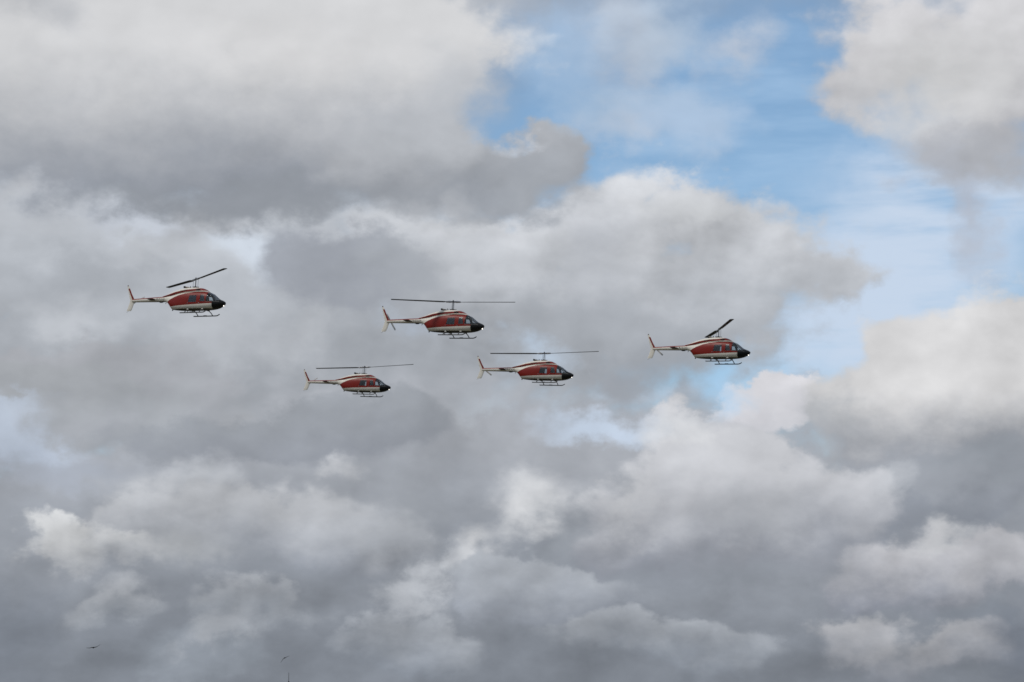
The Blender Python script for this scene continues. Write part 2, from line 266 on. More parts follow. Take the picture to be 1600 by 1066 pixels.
    for (lobes, e0, e1, na, top, bot, el_t, el_b, alpha, rg, tg) in CLOUDS:
        # (chained to the layer below so that the compiler works bank by bank)
        at = g.v('MULTIPLY_ADD', col, (1e-9, 1e-9, 1e-9), PW)
        if top != bot:
            sa = g.new('ShaderNodeSeparateXYZ'); g.put(sa.inputs[0], at)
        small = max(max(l[2], l[3]) for l in lobes) < 1.3
        f = g.m('MULTIPLY_ADD', fine if small else edge, na, field(lobes, at))
        lt, lb = lin(top), lin(bot)
        if top == bot:
            c = tuple(x * K for x in lt)
        else:
            h = g.ss(sa.outputs[1], el_b, el_t)
            c = g.mix(h, tuple(x * K for x in lb), tuple(x * K for x in lt))
            f = g.m('MULTIPLY', f, g.m('MULTIPLY_ADD', h, CRISP, 1.0))   # crisp sunlit tops, vaporous bases
        a = g.ss(f, e0, e1, 0.0, alpha)
        gain = g.m('ADD', g.m('MULTIPLY_ADD', relief, rg, 1.0), g.m('MULTIPLY', tone, tg))
        c = g.v('SCALE', c, s=gain)
        col = g.mix(a, col, c)
        bank += 1
        if bank == FAR_AFTER:
            # rows of small far cumulus low over the horizon
            fq = g.v('MULTIPLY', g.v('MULTIPLY_ADD', col, (1e-9, 1e-9, 1e-9), q2), (1.0, 1.0, 1.2))
            fn = g.noise(fq, 26.0, 8.0, 0.56)
            fs_ = g.noise(g.v('ADD', fq, (-0.005, 0.0, 0.011)), 26.0, 5.0, 0.52)
            lit = g.m('SUBTRACT', fn, fs_)
            low = g.ss(el, 3.0, 7.5, 1.0, 0.0)
            gain = g.m('MULTIPLY_ADD', g.m('MULTIPLY', lit, low), FAR_GAIN, 1.0)
            col = g.v('SCALE', col, s=gain)
    bg = g.new('ShaderNodeBackground'); g.put(bg.inputs[0], col); bg.inputs[1].default_value = SKY_STRENGTH
    out = g.new('ShaderNodeOutputWorld'); g.nt.links.new(bg.outputs[0], out.inputs[0])
    w.cycles.sampling_method = 'MANUAL'; w.cycles.sample_map_resolution = 512

build_sky()

# ------------------------------------------------------------------ helpers
def tag(o, label=None, cat=None, group=None, kind=None):
    if label: o['label'] = label
    if cat: o['category'] = cat
    if group: o['group'] = group
    if kind: o['kind'] = kind
    return o

def link(name, bm, mat, parent=None, smooth=True, recalc=True):
    if recalc: bmesh.ops.recalc_face_normals(bm, faces=bm.faces)
    me = bpy.data.meshes.new(name)
    for f in bm.faces: f.smooth = smooth
    bm.to_mesh(me); bm.free()
    mats = mat if isinstance(mat, (list, tuple)) else [mat]
    for m in mats: me.materials.append(m)
    if smooth:
        me.set_sharp_from_angle(angle=math.radians(38))
    o = bpy.data.objects.new(name, me); COL.objects.link(o)
    if parent: o.parent = parent
    return o

def tube(bm, pts, radii, n=10, caps=True, up=None):
    """swept round tube through pts"""
    pts = [Vector(p) for p in pts]
    if not isinstance(radii, (list, tuple)): radii = [radii] * len(pts)
    rings = []
    for i, p in enumerate(pts):
        t = (pts[min(i + 1, len(pts) - 1)] - pts[max(i - 1, 0)]).normalized()
        a = Vector((0, 0, 1)) if abs(t.z) < 0.9 else Vector((1, 0, 0))
        u = t.cross(a).normalized(); v = t.cross(u)
        r = radii[i]; ru, rv = r if isinstance(r, (list, tuple)) else (r, r)
        rings.append([bm.verts.new(p + u * ru * math.cos(k * 2 * math.pi / n) + v * rv * math.sin(k * 2 * math.pi / n)) for k in range(n)])
    for a, b in zip(rings, rings[1:]):
        for k in range(n): bm.faces.new((a[k], a[(k + 1) % n], b[(k + 1) % n], b[k]))
    if caps:
        bm.faces.new(rings[0]); bm.faces.new(rings[-1])

def box(bm, c, s, rot=None, bevel=0.0):
    r = bmesh.ops.create_cube(bm, size=1.0)
    M = Matrix.Translation(Vector(c)) @ (rot.to_matrix().to_4x4() if rot else Matrix()) @ Matrix.Diagonal((s[0], s[1], s[2], 1))
    bmesh.ops.transform(bm, matrix=M, verts=r['verts'])
    if bevel:
        es = list({e for v in r['verts'] for e in v.link_edges})
        bmesh.ops.bevel(bm, geom=es, offset=bevel, segments=2, affect='EDGES', profile=0.5)

def ball(bm, c, s, u=16, v=10):
    r = bmesh.ops.create_uvsphere(bm, u_segments=u, v_segments=v, radius=1.0)
    bmesh.ops.transform(bm, matrix=Matrix.Translation(Vector(c)) @ Matrix.Diagonal((s[0], s[1], s[2], 1)), verts=r['verts'])

def foil(bm, sections, n=14):
    """wing / blade skin: each section = (centre, chord vector, thickness vector)"""
    prof = []
    for k in range(n):
        a = 2 * math.pi * k / n
        c = 0.5 * math.cos(a); t = 0.5 * math.sin(a) * (1 - 0.55 * (0.5 - c))
        prof.append((c, t))
    rings = []
    for (c, ch, th) in sections:
        c, ch, th = Vector(c), Vector(ch), Vector(th)
        rings.append([bm.verts.new(c + ch * p + th * q) for p, q in prof])
    for a, b in zip(rings, rings[1:]):
        for k in range(n): bm.faces.new((a[k], a[(k + 1) % n], b[(k + 1) % n], b[k]))
    bm.faces.new(rings[0]); bm.faces.new(rings[-1])

def hermite(xs, ys, x):
    if x <= xs[0]: return ys[0]
    if x >= xs[-1]: return ys[-1]
    i = max(j for j in range(len(xs)) if xs[j] <= x); i = min(i, len(xs) - 2)
    def sl(j):
        if j == 0: return (ys[1] - ys[0]) / (xs[1] - xs[0])
        if j == len(xs) - 1: return (ys[-1] - ys[-2]) / (xs[-1] - xs[-2])
        a = (ys[j] - ys[j - 1]) / (xs[j] - xs[j - 1]); b = (ys[j + 1] - ys[j]) / (xs[j + 1] - xs[j])
        return 0.0 if a * b <= 0 else 2 * a * b / (a + b)
    h = xs[i + 1] - xs[i]; t = (x - xs[i]) / h
    return ((2*t**3 - 3*t*t + 1) * ys[i] + (t**3 - 2*t*t + t) * h * sl(i) + (-2*t**3 + 3*t*t) * ys[i + 1] + (t**3 - t*t) * h * sl(i + 1))

class Hull:
    """lofted body: stations (x, z bottom, z top, half width, z widest, exponent)"""
    def __init__(self, st):
        self.st = sorted(st); self.xs = [s[0] for s in self.st]
    def at(self, x):
        return [hermite(self.xs, [s[k] for s in self.st], x) for k in range(1, 6)]
    def ring(self, x, n):
        zb, zt, hw, zc, e = self.at(x); out = []
        for k in range(n):
            a = 2 * math.pi * k / n; c, s = math.cos(a), math.sin(a)
            y = hw * math.copysign(abs(c) ** (2 / e), c)
            z = zc + (zt - zc if s > 0 else zc - zb) * math.copysign(abs(s) ** (2 / e), s)
            out.append((x, y, z))
        return out
    def side(self, x, z):
        zb, zt, hw, zc, e = self.at(x)
        s = min(1.0, abs(z - zc) / max(1e-5, (zt - zc if z > zc else zc - zb)))
        return hw * (1 - s ** e) ** (1 / e)
    def mesh(self, bm, xs, n):
        prev = None
        for x in xs:
            r = [bm.verts.new(p) for p in self.ring(x, n)]
            if prev:
                for k in range(n): bm.faces.new((prev[k], prev[(k + 1) % n], r[(k + 1) % n], r[k]))
            else: first = r
            prev = r
        bm.faces.new(first); bm.faces.new(prev)

# ------------------------------------------------------------------ materials
def pbr(name, col, rough=0.5, metal=0.0, coat=0.0, var=0.06, scale=3.0):
    m = bpy.data.materials.new(name); m.use_nodes = True; g = NG(m.node_tree)
    b = m.node_tree.nodes['Principled BSDF']
    tc = g.new('ShaderNodeTexCoord')
    n = g.noise(tc.outputs['Object'], scale, 6.0, 0.6)
    gain = g.ss(n, 0.3, 0.7, 1 - var * 2, 1 + var, 'LINEAR')
    g.put(b.inputs['Base Color'], g.v('SCALE', tuple(col), s=gain))
    g.put(b.inputs['Roughness'], g.ss(n, 0.3, 0.7, rough + 0.08, max(0.02, rough - 0.08), 'LINEAR'))
    b.inputs['Metallic'].default_value = metal; b.inputs['Coat Weight'].default_value = coat
    return m

RED, WHITE, BLACK = (0.205, 0.012, 0.006), (0.78, 0.74, 0.65), (0.010, 0.011, 0.012)
def livery(name, kind):
    """glossy paint; the colour scheme is laid out over the airframe's own axes (metres)"""
    m = bpy.data.materials.new(name); m.use_nodes = True; g = NG(m.node_tree)
    b = m.node_tree.nodes['Principled BSDF']
    tc = g.new('ShaderNodeTexCoord'); sp = g.new('ShaderNodeSeparateXYZ'); g.put(sp.inputs[0], tc.outputs['Object'])
    x, z = sp.outputs[0], sp.outputs[2]
    E = 0.006
    def above(v, t):                                   # 1 where v > t
        return g.ss(g.m('SUBTRACT', v, t), -E, E, 0, 1, 'LINEAR')
    def curve(pts):
        lo, hi = pts[0][0], pts[-1][0]
        r = g.new('ShaderNodeValToRGB'); g.put(r.inputs[0], g.ss(x, lo, hi, 0, 1, 'LINEAR'))
        el = r.color_ramp.elements
        while len(el) < len(pts): el.new(0.5)
        for e, (px, pz) in zip(el, sorted(pts)):
            e.position = (px - lo) / (hi - lo); e.color = (pz / 3, pz / 3, pz / 3, 1)
        return g.m('MULTIPLY', r.outputs[0], 3.0)
    col = WHITE
    if kind == 'cabin':
        up = curve([(-2.7, 0.92), (-2.45, 1.06), (-2.1, 1.24), (-1.7, 1.40), (-1.2, 1.555), (-0.5, 1.685), (0.4, 1.765), (1.6, 1.80), (3.0, 1.8)])
        low = g.m('MULTIPLY_ADD', x, 0.036, 0.745)
        red = g.m('MULTIPLY', above(z, low), g.m('SUBTRACT', 1.0, above(z, up)))
        col = g.mix(red, WHITE, RED)
        # belly below a straight break line: grey paint with underside shadow coloured in
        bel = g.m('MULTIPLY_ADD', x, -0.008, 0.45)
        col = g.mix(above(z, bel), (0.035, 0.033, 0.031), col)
        xb = g.ss(z, 0.93, 0.99, 2.08, 1.50, 'LINEAR')
        xb = g.m('MULTIPLY_ADD', g.m('SUBTRACT', z, 0.9), 0.12, xb)
        col = g.mix(above(x, xb), col, BLACK)
        line = g.m('MULTIPLY', g.m('MULTIPLY', above(z, 0.948), g.m('SUBTRACT', 1.0, above(z, 0.966))), g.m('MULTIPLY', above(x, 1.5), g.m('SUBTRACT', 1.0, above(x, 2.62))))
        col = g.mix(line, col, (0.30, 0.29, 0.27))
    elif kind == 'cowl':
        up = curve([(-3.0, 1.56), (-2.4, 1.66), (-1.6, 1.84), (-0.6, 1.97), (0.4, 2.04), (0.9, 2.10), (1.4, 2.2)])
        low = curve([(-3.0, 1.42), (-2.4, 1.50), (-1.6, 1.66), (-0.6, 1.80), (0.4, 1.86), (0.9, 1.865), (1.4, 1.87)])
        red = g.m('MULTIPLY', above(z, low), g.m('SUBTRACT', 1.0, above(z, up)))
        col = g.mix(red, WHITE, RED)
    elif kind == 'boom':
        up = g.m('MULTIPLY_ADD', x, 0.036, 1.545)
        col = g.mix(above(z, up), WHITE, RED)
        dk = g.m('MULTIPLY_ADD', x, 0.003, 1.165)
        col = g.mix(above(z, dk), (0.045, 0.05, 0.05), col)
    elif kind == 'fin':
        # red panel behind the leading edge of the upper fin
        d = g.m('MULTIPLY_ADD', g.m('SUBTRACT', z, 1.36), 0.54, g.m('ADD', x, 5.93))
        red = g.m('MULTIPLY', g.m('MULTIPLY', above(d, -0.15), g.m('SUBTRACT', 1.0, above(d, 0.03))),
                  g.m('MULTIPLY', above(z, 1.40), g.m('SUBTRACT', 1.0, above(z, 2.30))))
        col = g.mix(red, WHITE, RED)
    n = g.noise(tc.outputs['Object'], 2.2, 7.0, 0.6)
    col = g.v('SCALE', col, s=g.ss(n, 0.3, 0.7, 0.90, 1.05, 'LINEAR'))
    g.put(b.inputs['Base Color'], col)
    g.put(b.inputs['Roughness'], g.ss(n, 0.3, 0.7, 0.50, 0.36, 'LINEAR'))
    b.inputs['Specular IOR Level'].default_value = 0.25
    return m

def glass(name, tint, rough=0.24):
    m = bpy.data.materials.new(name); m.use_nodes = True; nt = m.node_tree; nt.nodes.clear(); g = NG(nt)
    tr = g.new('ShaderNodeBsdfTransparent'); tr.inputs[0].default_value = tint + (1,)
    gl = g.new('ShaderNodeBsdfGlossy'); gl.inputs['Roughness'].default_value = rough; gl.inputs[0].default_value = (0.9, 0.95, 1, 1)
    fr = g.new('ShaderNodeFresnel'); fr.inputs[0].default_value = 1.5
    mx = g.new('ShaderNodeMixShader'); g.put(mx.inputs[0], g.m('MULTIPLY_ADD', fr.outputs[0], 0.85, 0.03))
    nt.links.new(tr.outputs[0], mx.inputs[1]); nt.links.new(gl.outputs[0], mx.inputs[2])
    out = g.new('ShaderNodeOutputMaterial'); nt.links.new(mx.outputs[0], out.inputs[0])
    return m

def lamp_mat(name, col, s):
    m = bpy.data.materials.new(name); m.use_nodes = True; nt = m.node_tree; nt.nodes.clear(); g = NG(nt)
    e = g.new('ShaderNodeEmission'); e.inputs[0].default_value = col + (1,); e.inputs[1].default_value = s
    out = g.new('ShaderNodeOutputMaterial'); nt.links.new(e.outputs[0], out.inputs[0])
    return m

M = {
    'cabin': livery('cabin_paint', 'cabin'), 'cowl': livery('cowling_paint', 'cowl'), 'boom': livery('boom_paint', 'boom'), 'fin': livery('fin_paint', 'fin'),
    'white': pbr('white_paint', WHITE, 0.38), 'black': pbr('black_paint', BLACK, 0.35), 'red': pbr('red_paint', RED, 0.4),
    'lining': pbr('cabin_lining', (0.16, 0.16, 0.17), 0.8), 'seat': pbr('seat_cloth', (0.05, 0.05, 0.055), 0.9),
    'blade': pbr('blade_paint', (0.014, 0.014, 0.015), 0.6), 'metal': pbr('bare_metal', (0.30, 0.30, 0.31), 0.4, 0.8), 'steel': pbr('dark_steel', (0.10, 0.10, 0.105), 0.45, 0.6),
    'skid': pbr('skid_paint', (0.055, 0.058, 0.062), 0.5), 'soot': pbr('sooty_pipe', (0.012, 0.011, 0.010), 0.8), 'pipe': pbr('exhaust_metal', (0.22, 0.20, 0.18), 0.45, 0.8),
    'pale': pbr('pale_grey_paint', (0.55, 0.55, 0.55), 0.45), 'stab': pbr('dark_stabilizer', (0.05, 0.018, 0.014), 0.5),  # stabilizer: dark red paint with its underside shade put into the colour
    'glass': glass('tinted_glass', (0.58, 0.64, 0.66)), 'clear': glass('windscreen_glass', (0.78, 0.83, 0.86), 0.06),
    'light': lamp_mat('landing_lamp', (1.0, 0.95, 0.86), 2.5), 'beacon': pbr('beacon_lens', (0.05, 0.008, 0.008), 0.2),
    'text': pbr('dark_lettering', (0.02, 0.022, 0.02), 0.6),
    'suit': pbr('flight_suit', (0.10, 0.11, 0.09), 0.9), 'helmet': pbr('helmet_shell', (0.70, 0.69, 0.66), 0.4), 'skin': pbr('skin', (0.36, 0.19, 0.12), 0.6),
}

# ------------------------------------------------------------------ ground and pole
def build_ground():
    bm = bmesh.new()
    rings = [0, 30, 120, 500, 2000, 8000, 25000]; n = 48; prev = None
    for r in rings:
        if r == 0: cur = [bm.verts.new((0, 0, 0))]
        else: cur = [bm.verts.new((r * math.cos(2 * math.pi * k / n), r * math.sin(2 * math.pi * k / n), 0)) for k in range(n)]
        if prev:
            for k in range(n):
                if len(prev) == 1: bm.faces.new((prev[0], cur[k], cur[(k + 1) % n]))
                else: bm.faces.new((prev[k], cur[k], cur[(k + 1) % n], prev[(k + 1) % n]))
        prev = cur
    m = bpy.data.materials.new('dry_grass_ground'); m.use_nodes = True; g = NG(m.node_tree)
    b = m.node_tree.nodes['Principled BSDF']; tc = g.new('ShaderNodeTexCoord')
    n1 = g.noise(tc.outputs['Object'], 0.05, 10.0, 0.62); n2 = g.noise(tc.outputs['Object'], 3.0, 8.0, 0.7)
    c = g.mix(g.ss(n1, 0.42, 0.58), (0.06, 0.065, 0.03), (0.13, 0.11, 0.075))
    g.put(b.inputs['Base Color'], g.v('SCALE', c, s=g.ss(n2, 0.3, 0.7, 0.6, 1.25, 'LINEAR')))
    b.inputs['Roughness'].default_value = 0.95
    tag(link('ground', bm, m, smooth=False), kind='structure')
build_ground()

# ------------------------------------------------------------------ helicopter
CABIN = Hull([
    (3.02, 0.83, 0.93, 0.03, 0.88, 2.0),
    (2.96, 0.755, 0.975, 0.14, 0.87, 2.0),
    (2.80, 0.65, 1.065, 0.28, 0.87, 2.1),
    (2.50, 0.505, 1.175, 0.44, 0.87, 2.25),
    (2.20, 0.43, 1.36, 0.55, 0.88, 2.4),
    (1.90, 0.385, 1.58, 0.62, 0.90, 2.5),
    (1.60, 0.36, 1.735, 0.65, 0.92, 2.6),
    (1.20, 0.345, 1.83, 0.665, 0.95, 2.7),
    (0.60, 0.34, 1.865, 0.67, 0.95, 2.8),
    (-0.30, 0.34, 1.86, 0.67, 0.95, 2.8),
    (-0.90, 0.355, 1.83, 0.64, 0.95, 2.7),
    (-1.40, 0.385, 1.78, 0.57, 0.98, 2.5),
    (-1.80, 0.425, 1.71, 0.48, 1.02, 2.3),
    (-2.05, 0.475, 1.66, 0.43, 1.08, 2.2),
    (-2.20, 0.63, 1.63, 0.39, 1.15, 2.2),
    (-2.45, 0.93, 1.59, 0.33, 1.27, 2.1),
    (-2.62, 1.06, 1.565, 0.28, 1.31, 2.0),
    (-2.80, 1.10, 1.55, 0.245, 1.325, 2.0),
])
BOOM = Hull([
    (-2.80, 1.105, 1.545, 0.240, 1.325, 2.0),
    (-4.00, 1.125, 1.510, 0.205, 1.318, 2.0),
    (-5.20, 1.142, 1.462, 0.165, 1.303, 2.0),
    (-6.05, 1.155, 1.425, 0.132, 1.290, 2.0),
    (-6.15, 1.215, 1.365, 0.070, 1.290, 2.0),
])
COWL = Hull([
    (1.42, 1.74, 1.80, 0.20, 1.77, 2.0),
    (1.32, 1.72, 1.86, 0.33, 1.78, 2.2),
    (1.15, 1.72, 1.97, 0.42, 1.80, 2.5),
    (0.85, 1.72, 2.10, 0.47, 1.82, 2.8),
    (0.30, 1.72, 2.175, 0.49, 1.84, 3.0),
    (-0.30, 1.70, 2.18, 0.49, 1.84, 3.0),
    (-1.00, 1.66, 2.12, 0.46, 1.80, 2.8),
    (-1.60, 1.60, 2.00, 0.41, 1.74, 2.5),
    (-2.20, 1.52, 1.83, 0.33, 1.64, 2.2),
    (-2.70, 1.46, 1.67, 0.24, 1.55, 2.0),
    (-3.05, 1.42, 1.575, 0.16, 1.49, 2.0),
])
REAR_WIN = [(-0.16, 0.93), (0.62, 0.93), (0.62, 1.50), (-0.06, 1.50)]
DOOR_WIN = [(0.97, 0.97), (1.46, 0.97), (1.28, 1.52), (0.97, 1.52)]
SCREEN = [(1.60, 1.02), (2.48, 1.02), (2.75, 1.9), (1.50, 1.9)]
FRONT_DOOR = [(0.80, 0.50), (1.52, 0.50), (1.52, 1.66), (0.80, 1.66)]
REAR_DOOR = [(-0.30, 0.50), (0.76, 0.50), (0.76, 1.66), (-0.30, 1.66)]

def inside(poly, x, z):
    return all((b[0] - a[0]) * (z - a[1]) - (b[1] - a[1]) * (x - a[0]) >= -1e-6 for a, b in zip(poly, poly[1:] + poly[:1]))

def pick(src, faces, offset=0.0):
    bm = bmesh.new(); mp = {}
    for f in faces:
        vs_ = []
        for v in f.verts:
            if v.index not in mp: mp[v.index] = bm.verts.new(v.co + v.normal * offset)
            vs_.append(mp[v.index])
        bm.faces.new(vs_)
    return bm

def build_airframe(root):
    bm = bmesh.new()
    xs = sorted({round(-2.80 + 0.09 * i, 3) for i in range(0, 58)} | {2.45, 2.55, 2.65, 2.75, 2.85, 2.92, 2.97, 3.0, 3.02})
    xs = [x for x in xs if x <= 3.02]
    CABIN.mesh(bm, xs, 64)
    bmesh.ops.recalc_face_normals(bm, faces=bm.faces)
    for poly in (REAR_WIN, DOOR_WIN, SCREEN, FRONT_DOOR, REAR_DOOR):
        for a, b in zip(poly, poly[1:] + poly[:1]):
            bmesh.ops.bisect_plane(bm, geom=bm.verts[:] + bm.edges[:] + bm.faces[:], dist=1e-5, plane_co=(a[0], 0, a[1]), plane_no=(-(b[1] - a[1]), 0, b[0] - a[0]))
    for yy in (-0.03, 0.03):
        bmesh.ops.bisect_plane(bm, geom=bm.verts[:] + bm.edges[:] + bm.faces[:], dist=1e-5, plane_co=(0, yy, 0), plane_no=(0, 1, 0))
    bm.normal_update(); bm.verts.index_update()
    groups = {}
    for f in bm.faces:
        c = f.calc_center_median(); s = 1 if c.y > 0 else -1
        k = 'body'
        if inside(SCREEN, c.x, c.z):
            k = 'body' if abs(c.y) < 0.03 else ('screen', s)
        elif abs(f.normal.y) > 0.25 and abs(c.y) > 0.2:
            if inside(REAR_WIN, c.x, c.z): k = ('rear_window', s)
            elif inside(DOOR_WIN, c.x, c.z): k = ('door_window', s)
            elif inside(FRONT_DOOR, c.x, c.z): k = ('front_door', s)
            elif inside(REAR_DOOR, c.x, c.z): k = ('rear_door', s)
        groups.setdefault(k, []).append(f)
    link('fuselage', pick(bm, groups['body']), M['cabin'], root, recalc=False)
    for s in (-1, 1):
        for dk, wk, hx in (('front_door', 'door_window', 0.88), ('rear_door', 'rear_window', -0.2)):
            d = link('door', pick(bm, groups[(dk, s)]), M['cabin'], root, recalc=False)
            d['label'] = 'red and white cabin door with a %s window' % ('slanted' if dk == 'front_door' else 'wide')
            link('window_pane', pick(bm, groups[(wk, s)], -0.012), M['glass'], d, recalc=False)
            h = bmesh.new(); y = CABIN.side(hx, 0.86)
            box(h, (hx, s * (y + 0.012), 0.86), (0.10, 0.024, 0.028), bevel=0.006)
            link('door_handle', h, M['metal'], d)
        link('windscreen', pick(bm, groups[('screen', s)], -0.008), M['clear'], root, recalc=False)['label'] = 'curved front windscreen half'
    # dark lining seen through the glass
    lin_f = [f for k, fs in groups.items() if k == 'body' or k[0] in ('front_door', 'rear_door') for f in fs if -1.0 < f.calc_center_median().x < 2.5]
    link('cabin_lining', pick(bm, lin_f, -0.035), M['lining'], root, recalc=False)
    bm.free()
    # windscreen side post
    for s in (-1, 1):
        b = bmesh.new(); pts = []
        for i in range(9):
            t = i / 8; x = 1.66 + 0.62 * t; z = 1.66 - 0.62 * t
            pts.append((x, s * (CABIN.side(x, z) + 0.002), z))
        tube(b, pts, 0.028, 8); link('windscreen_post', b, M['black'], root)
    # cabin floor, bulkhead, panel, seats
    b = bmesh.new(); box(b, (0.60, 0, 0.52), (2.3, 0.80, 0.04)); link('cabin_floor', b, M['lining'], root, smooth=False)
    b = bmesh.new(); box(b, (-0.62, 0, 1.08), (0.05, 1.05, 1.20)); link('bulkhead', b, M['lining'], root, smooth=False)
    b = bmesh.new(); box(b, (2.16, 0, 0.86), (0.26, 0.62, 0.50), Euler((0, -0.25, 0)), 0.05); link('instrument_panel', b, M['lining'], root)
    for (sx, sy, w) in ((0.98, -0.33, 0.46), (0.98, 0.33, 0.46), (-0.28, 0.0, 1.10)):
        b = bmesh.new()
        box(b, (sx + 0.22, sy, 0.70), (0.48, w, 0.14), bevel=0.04)
        box(b, (sx - 0.06, sy, 1.02), (0.13, w, 0.66), Euler((0, -0.14, 0)), 0.04)
        box(b, (sx + 0.20, sy, 0.57), (0.34, w * 0.8, 0.18))
        link('seat', b, M['seat'], root)

    # engine and gearbox cowling
    b = bmesh.new(); COWL.mesh(b, [1.42, 1.39, 1.36, 1.32] + [1.26 - 0.09 * i for i in range(48) if 1.26 - 0.09 * i > -3.05] + [-3.05], 40)
    cowl = link('engine_cowling', b, M['cowl'], root)
    for s in (-1, 1):
        b = bmesh.new()
        for k in range(6):
            x = -0.55 - 0.11 * k; zz = 1.93 - 0.012 * k; yy = COWL.side(x, zz)
            box(b, (x, s * (yy + 0.004), zz), (0.05, 0.02, 0.10), bevel=0.006)
        link('cooling_vent', b, M['soot'], cowl)
        b = bmesh.new(); x = 0.62; zz = 1.95
        pts = [(x + dx, s * (COWL.side(x + dx, zz) + 0.015), zz) for dx in (-0.2, 0, 0.2)]
        tube(b, pts, [(0.02, 0.05), (0.03, 0.07), (0.02, 0.05)], 10); link('air_intake', b, M['soot'], cowl)
    for s in (-1, 1):
        b = bmesh.new()
        tube(b, [(-0.45, s * 0.07, 2.12), (-0.56, s * 0.09, 2.20), (-0.70, s * 0.11, 2.235), (-0.88, s * 0.14, 2.245)], [0.050, 0.052, 0.055, 0.058], 14, caps=False)
        e = link('exhaust_pipe', b, M['pipe'], root)
        b = bmesh.new(); tube(b, [(-0.84, s * 0.13, 2.243), (-0.89, s * 0.142, 2.246), (-1.00, s * 0.165, 2.25)], [0.062, 0.082, 0.085], 14)
        link('pipe_end', b, M['soot'], e)
    b = bmesh.new(); tube(b, [(-0.42, 0, 2.15), (-0.46, 0, 2.26), (-0.50, 0, 2.34)], [(0.012, 0.05), (0.012, 0.04), (0.006, 0.02)], 8); link('blade_antenna', b, M['black'], root)
    b = bmesh.new(); tube(b, [(-0.25, 0.08, 2.15), (-0.29, 0.08, 2.27), (-0.32, 0.08, 2.33)], [(0.012, 0.04), (0.012, 0.035), (0.006, 0.02)], 8); link('blade_antenna', b, M['black'], root)

    # tail boom and tail surfaces
    b = bmesh.new(); BOOM.mesh(b, [-2.80 - 0.12 * i for i in range(28)] + [-6.10, -6.15], 28)
    boom = link('tail_boom', b, M['boom'], root)
    b = bmesh.new()
    def fs(x0, x1, z, t): return (((x0 + x1) / 2, -0.005, z), (x1 - x0, 0, 0), (0, t, 0))
    foil(b, [fs(-6.70, -6.55, 2.50, 0.03), fs(-6.68, -6.47, 2.38, 0.06), fs(-6.49, -6.17, 1.80, 0.085), fs(-6.36, -5.92, 1.42, 0.10), fs(-6.32, -5.86, 1.29, 0.10),
             fs(-6.36, -5.90, 1.15, 0.10), fs(-6.50, -6.04, 0.72, 0.08), fs(-6.59, -6.14, 0.50, 0.06), fs(-6.60, -6.20, 0.45, 0.03)], 20)
    fin = link('tail_fin', b, M['fin'], root)
    b = bmesh.new(); tube(b, [(-6.42, 0, 0.52), (-6.47, 0, 0.40), (-6.61, 0, 0.36)], 0.014, 8); link('tail_guard', b, M['pale'], fin)
    b = bmesh.new(); ball(b, (-6.64, 0, 2.535), (0.045, 0.045, 0.055)); link('beacon', b, M['beacon'], fin)
    for s in (-1, 1):
        b = bmesh.new()
        y0 = BOOM.side(-3.95, 1.31) - 0.03
        foil(b, [((-3.95, s * y0, 1.29), (0.64, 0, 0.01), (0, 0, -0.15)), ((-3.96, s * 0.45, 1.30), (0.60, 0, 0.01), (0, 0, -0.13)), ((-3.97, s * 0.66, 1.305), (0.54, 0, 0.01), (0, 0, -0.11)), ((-3.98, s * 0.70, 1.305), (0.40, 0, 0.01), (0, 0, -0.05))], 16)
        link('stabilizer', b, M['stab'], root)
    b = bmesh.new(); ball(b, (-3.22, 0, 1.10), (0.20, 0.07, 0.05)); link('antenna_dome', b, M['black'], boom)
    b = bmesh.new(); tube(b, [(-2.72, 0, 1.12), (-2.76, 0, 1.02), (-2.80, 0, 0.97)], [(0.01, 0.04), (0.01, 0.035), (0.005, 0.02)], 8); link('blade_antenna', b, M['black'], boom)
    b = bmesh.new(); ball(b, (-2.06, 0, 0.43), (0.06, 0.045, 0.06)); link('tail_light', b, M['black'], root)
    # lettering on both sides of the boom
    for s in (-1, 1):
        cu = bpy.data.curves.new('lettering', 'FONT'); cu.body = 'MARINHA'; cu.size = 0.185; cu.align_x = 'CENTER'; cu.align_y = 'CENTER'; cu.space_character = 1.08
        cu.offset = 0.003
        to = bpy.data.objects.new('lettering_curve', cu); COL.objects.link(to)
        me = bpy.data.meshes.new_from_object(to.evaluated_get(bpy.context.evaluated_depsgraph_get()))
        bpy.data.objects.remove(to, do_unlink=True); bpy.data.curves.remove(cu)
        bt = bmesh.new(); bt.from_mesh(me); bpy.data.meshes.remove(me)
        bmesh.ops.triangulate(bt, faces=bt.faces[:])
        for v in bt.verts:
            x = -3.16 - s * v.co.x; z = 1.325 + v.co.y
            v.co = Vector((x, s * ((BOOM if x < -2.8 else CABIN).side(x, z) + 0.005), z))
        link('lettering', bt, M['text'], boom, smooth=False)
    # tail rotor on the left side
    hub = Vector((-5.98, 0.36, 1.30))
    b = bmesh.new(); tube(b, [(-5.98, 0.05, 1.30), (-5.98, 0.24, 1.30), (-5.98, 0.40, 1.30)], [0.07, 0.05, 0.035], 12); ball(b, (-5.98, 0.08, 1.30), (0.12, 0.10, 0.10))
    link('tail_gearbox', b, M['pale'], root)

    # landing gear: two bowed cross tubes on two skids
    for s in (-1, 1):
        b = bmesh.new()
        tube(b, [(-0.66, s * 0.96, 0.055), (-0.60, s * 0.96, 0.042), (0.4, s * 0.96, 0.04), (1.48, s * 0.96, 0.04), (1.62, s * 0.96, 0.055), (1.75, s * 0.96, 0.11), (1.85, s * 0.96, 0.17)], [0.036, 0.043, 0.043, 0.043, 0.043, 0.04, 0.034], 12)
        link('skid', b, M['skid'], root)
        b = bmesh.new(); box(b, (0.45, s * 0.96, 0.092), (0.30, 0.09, 0.02)); link('step', b, M['skid'], root)
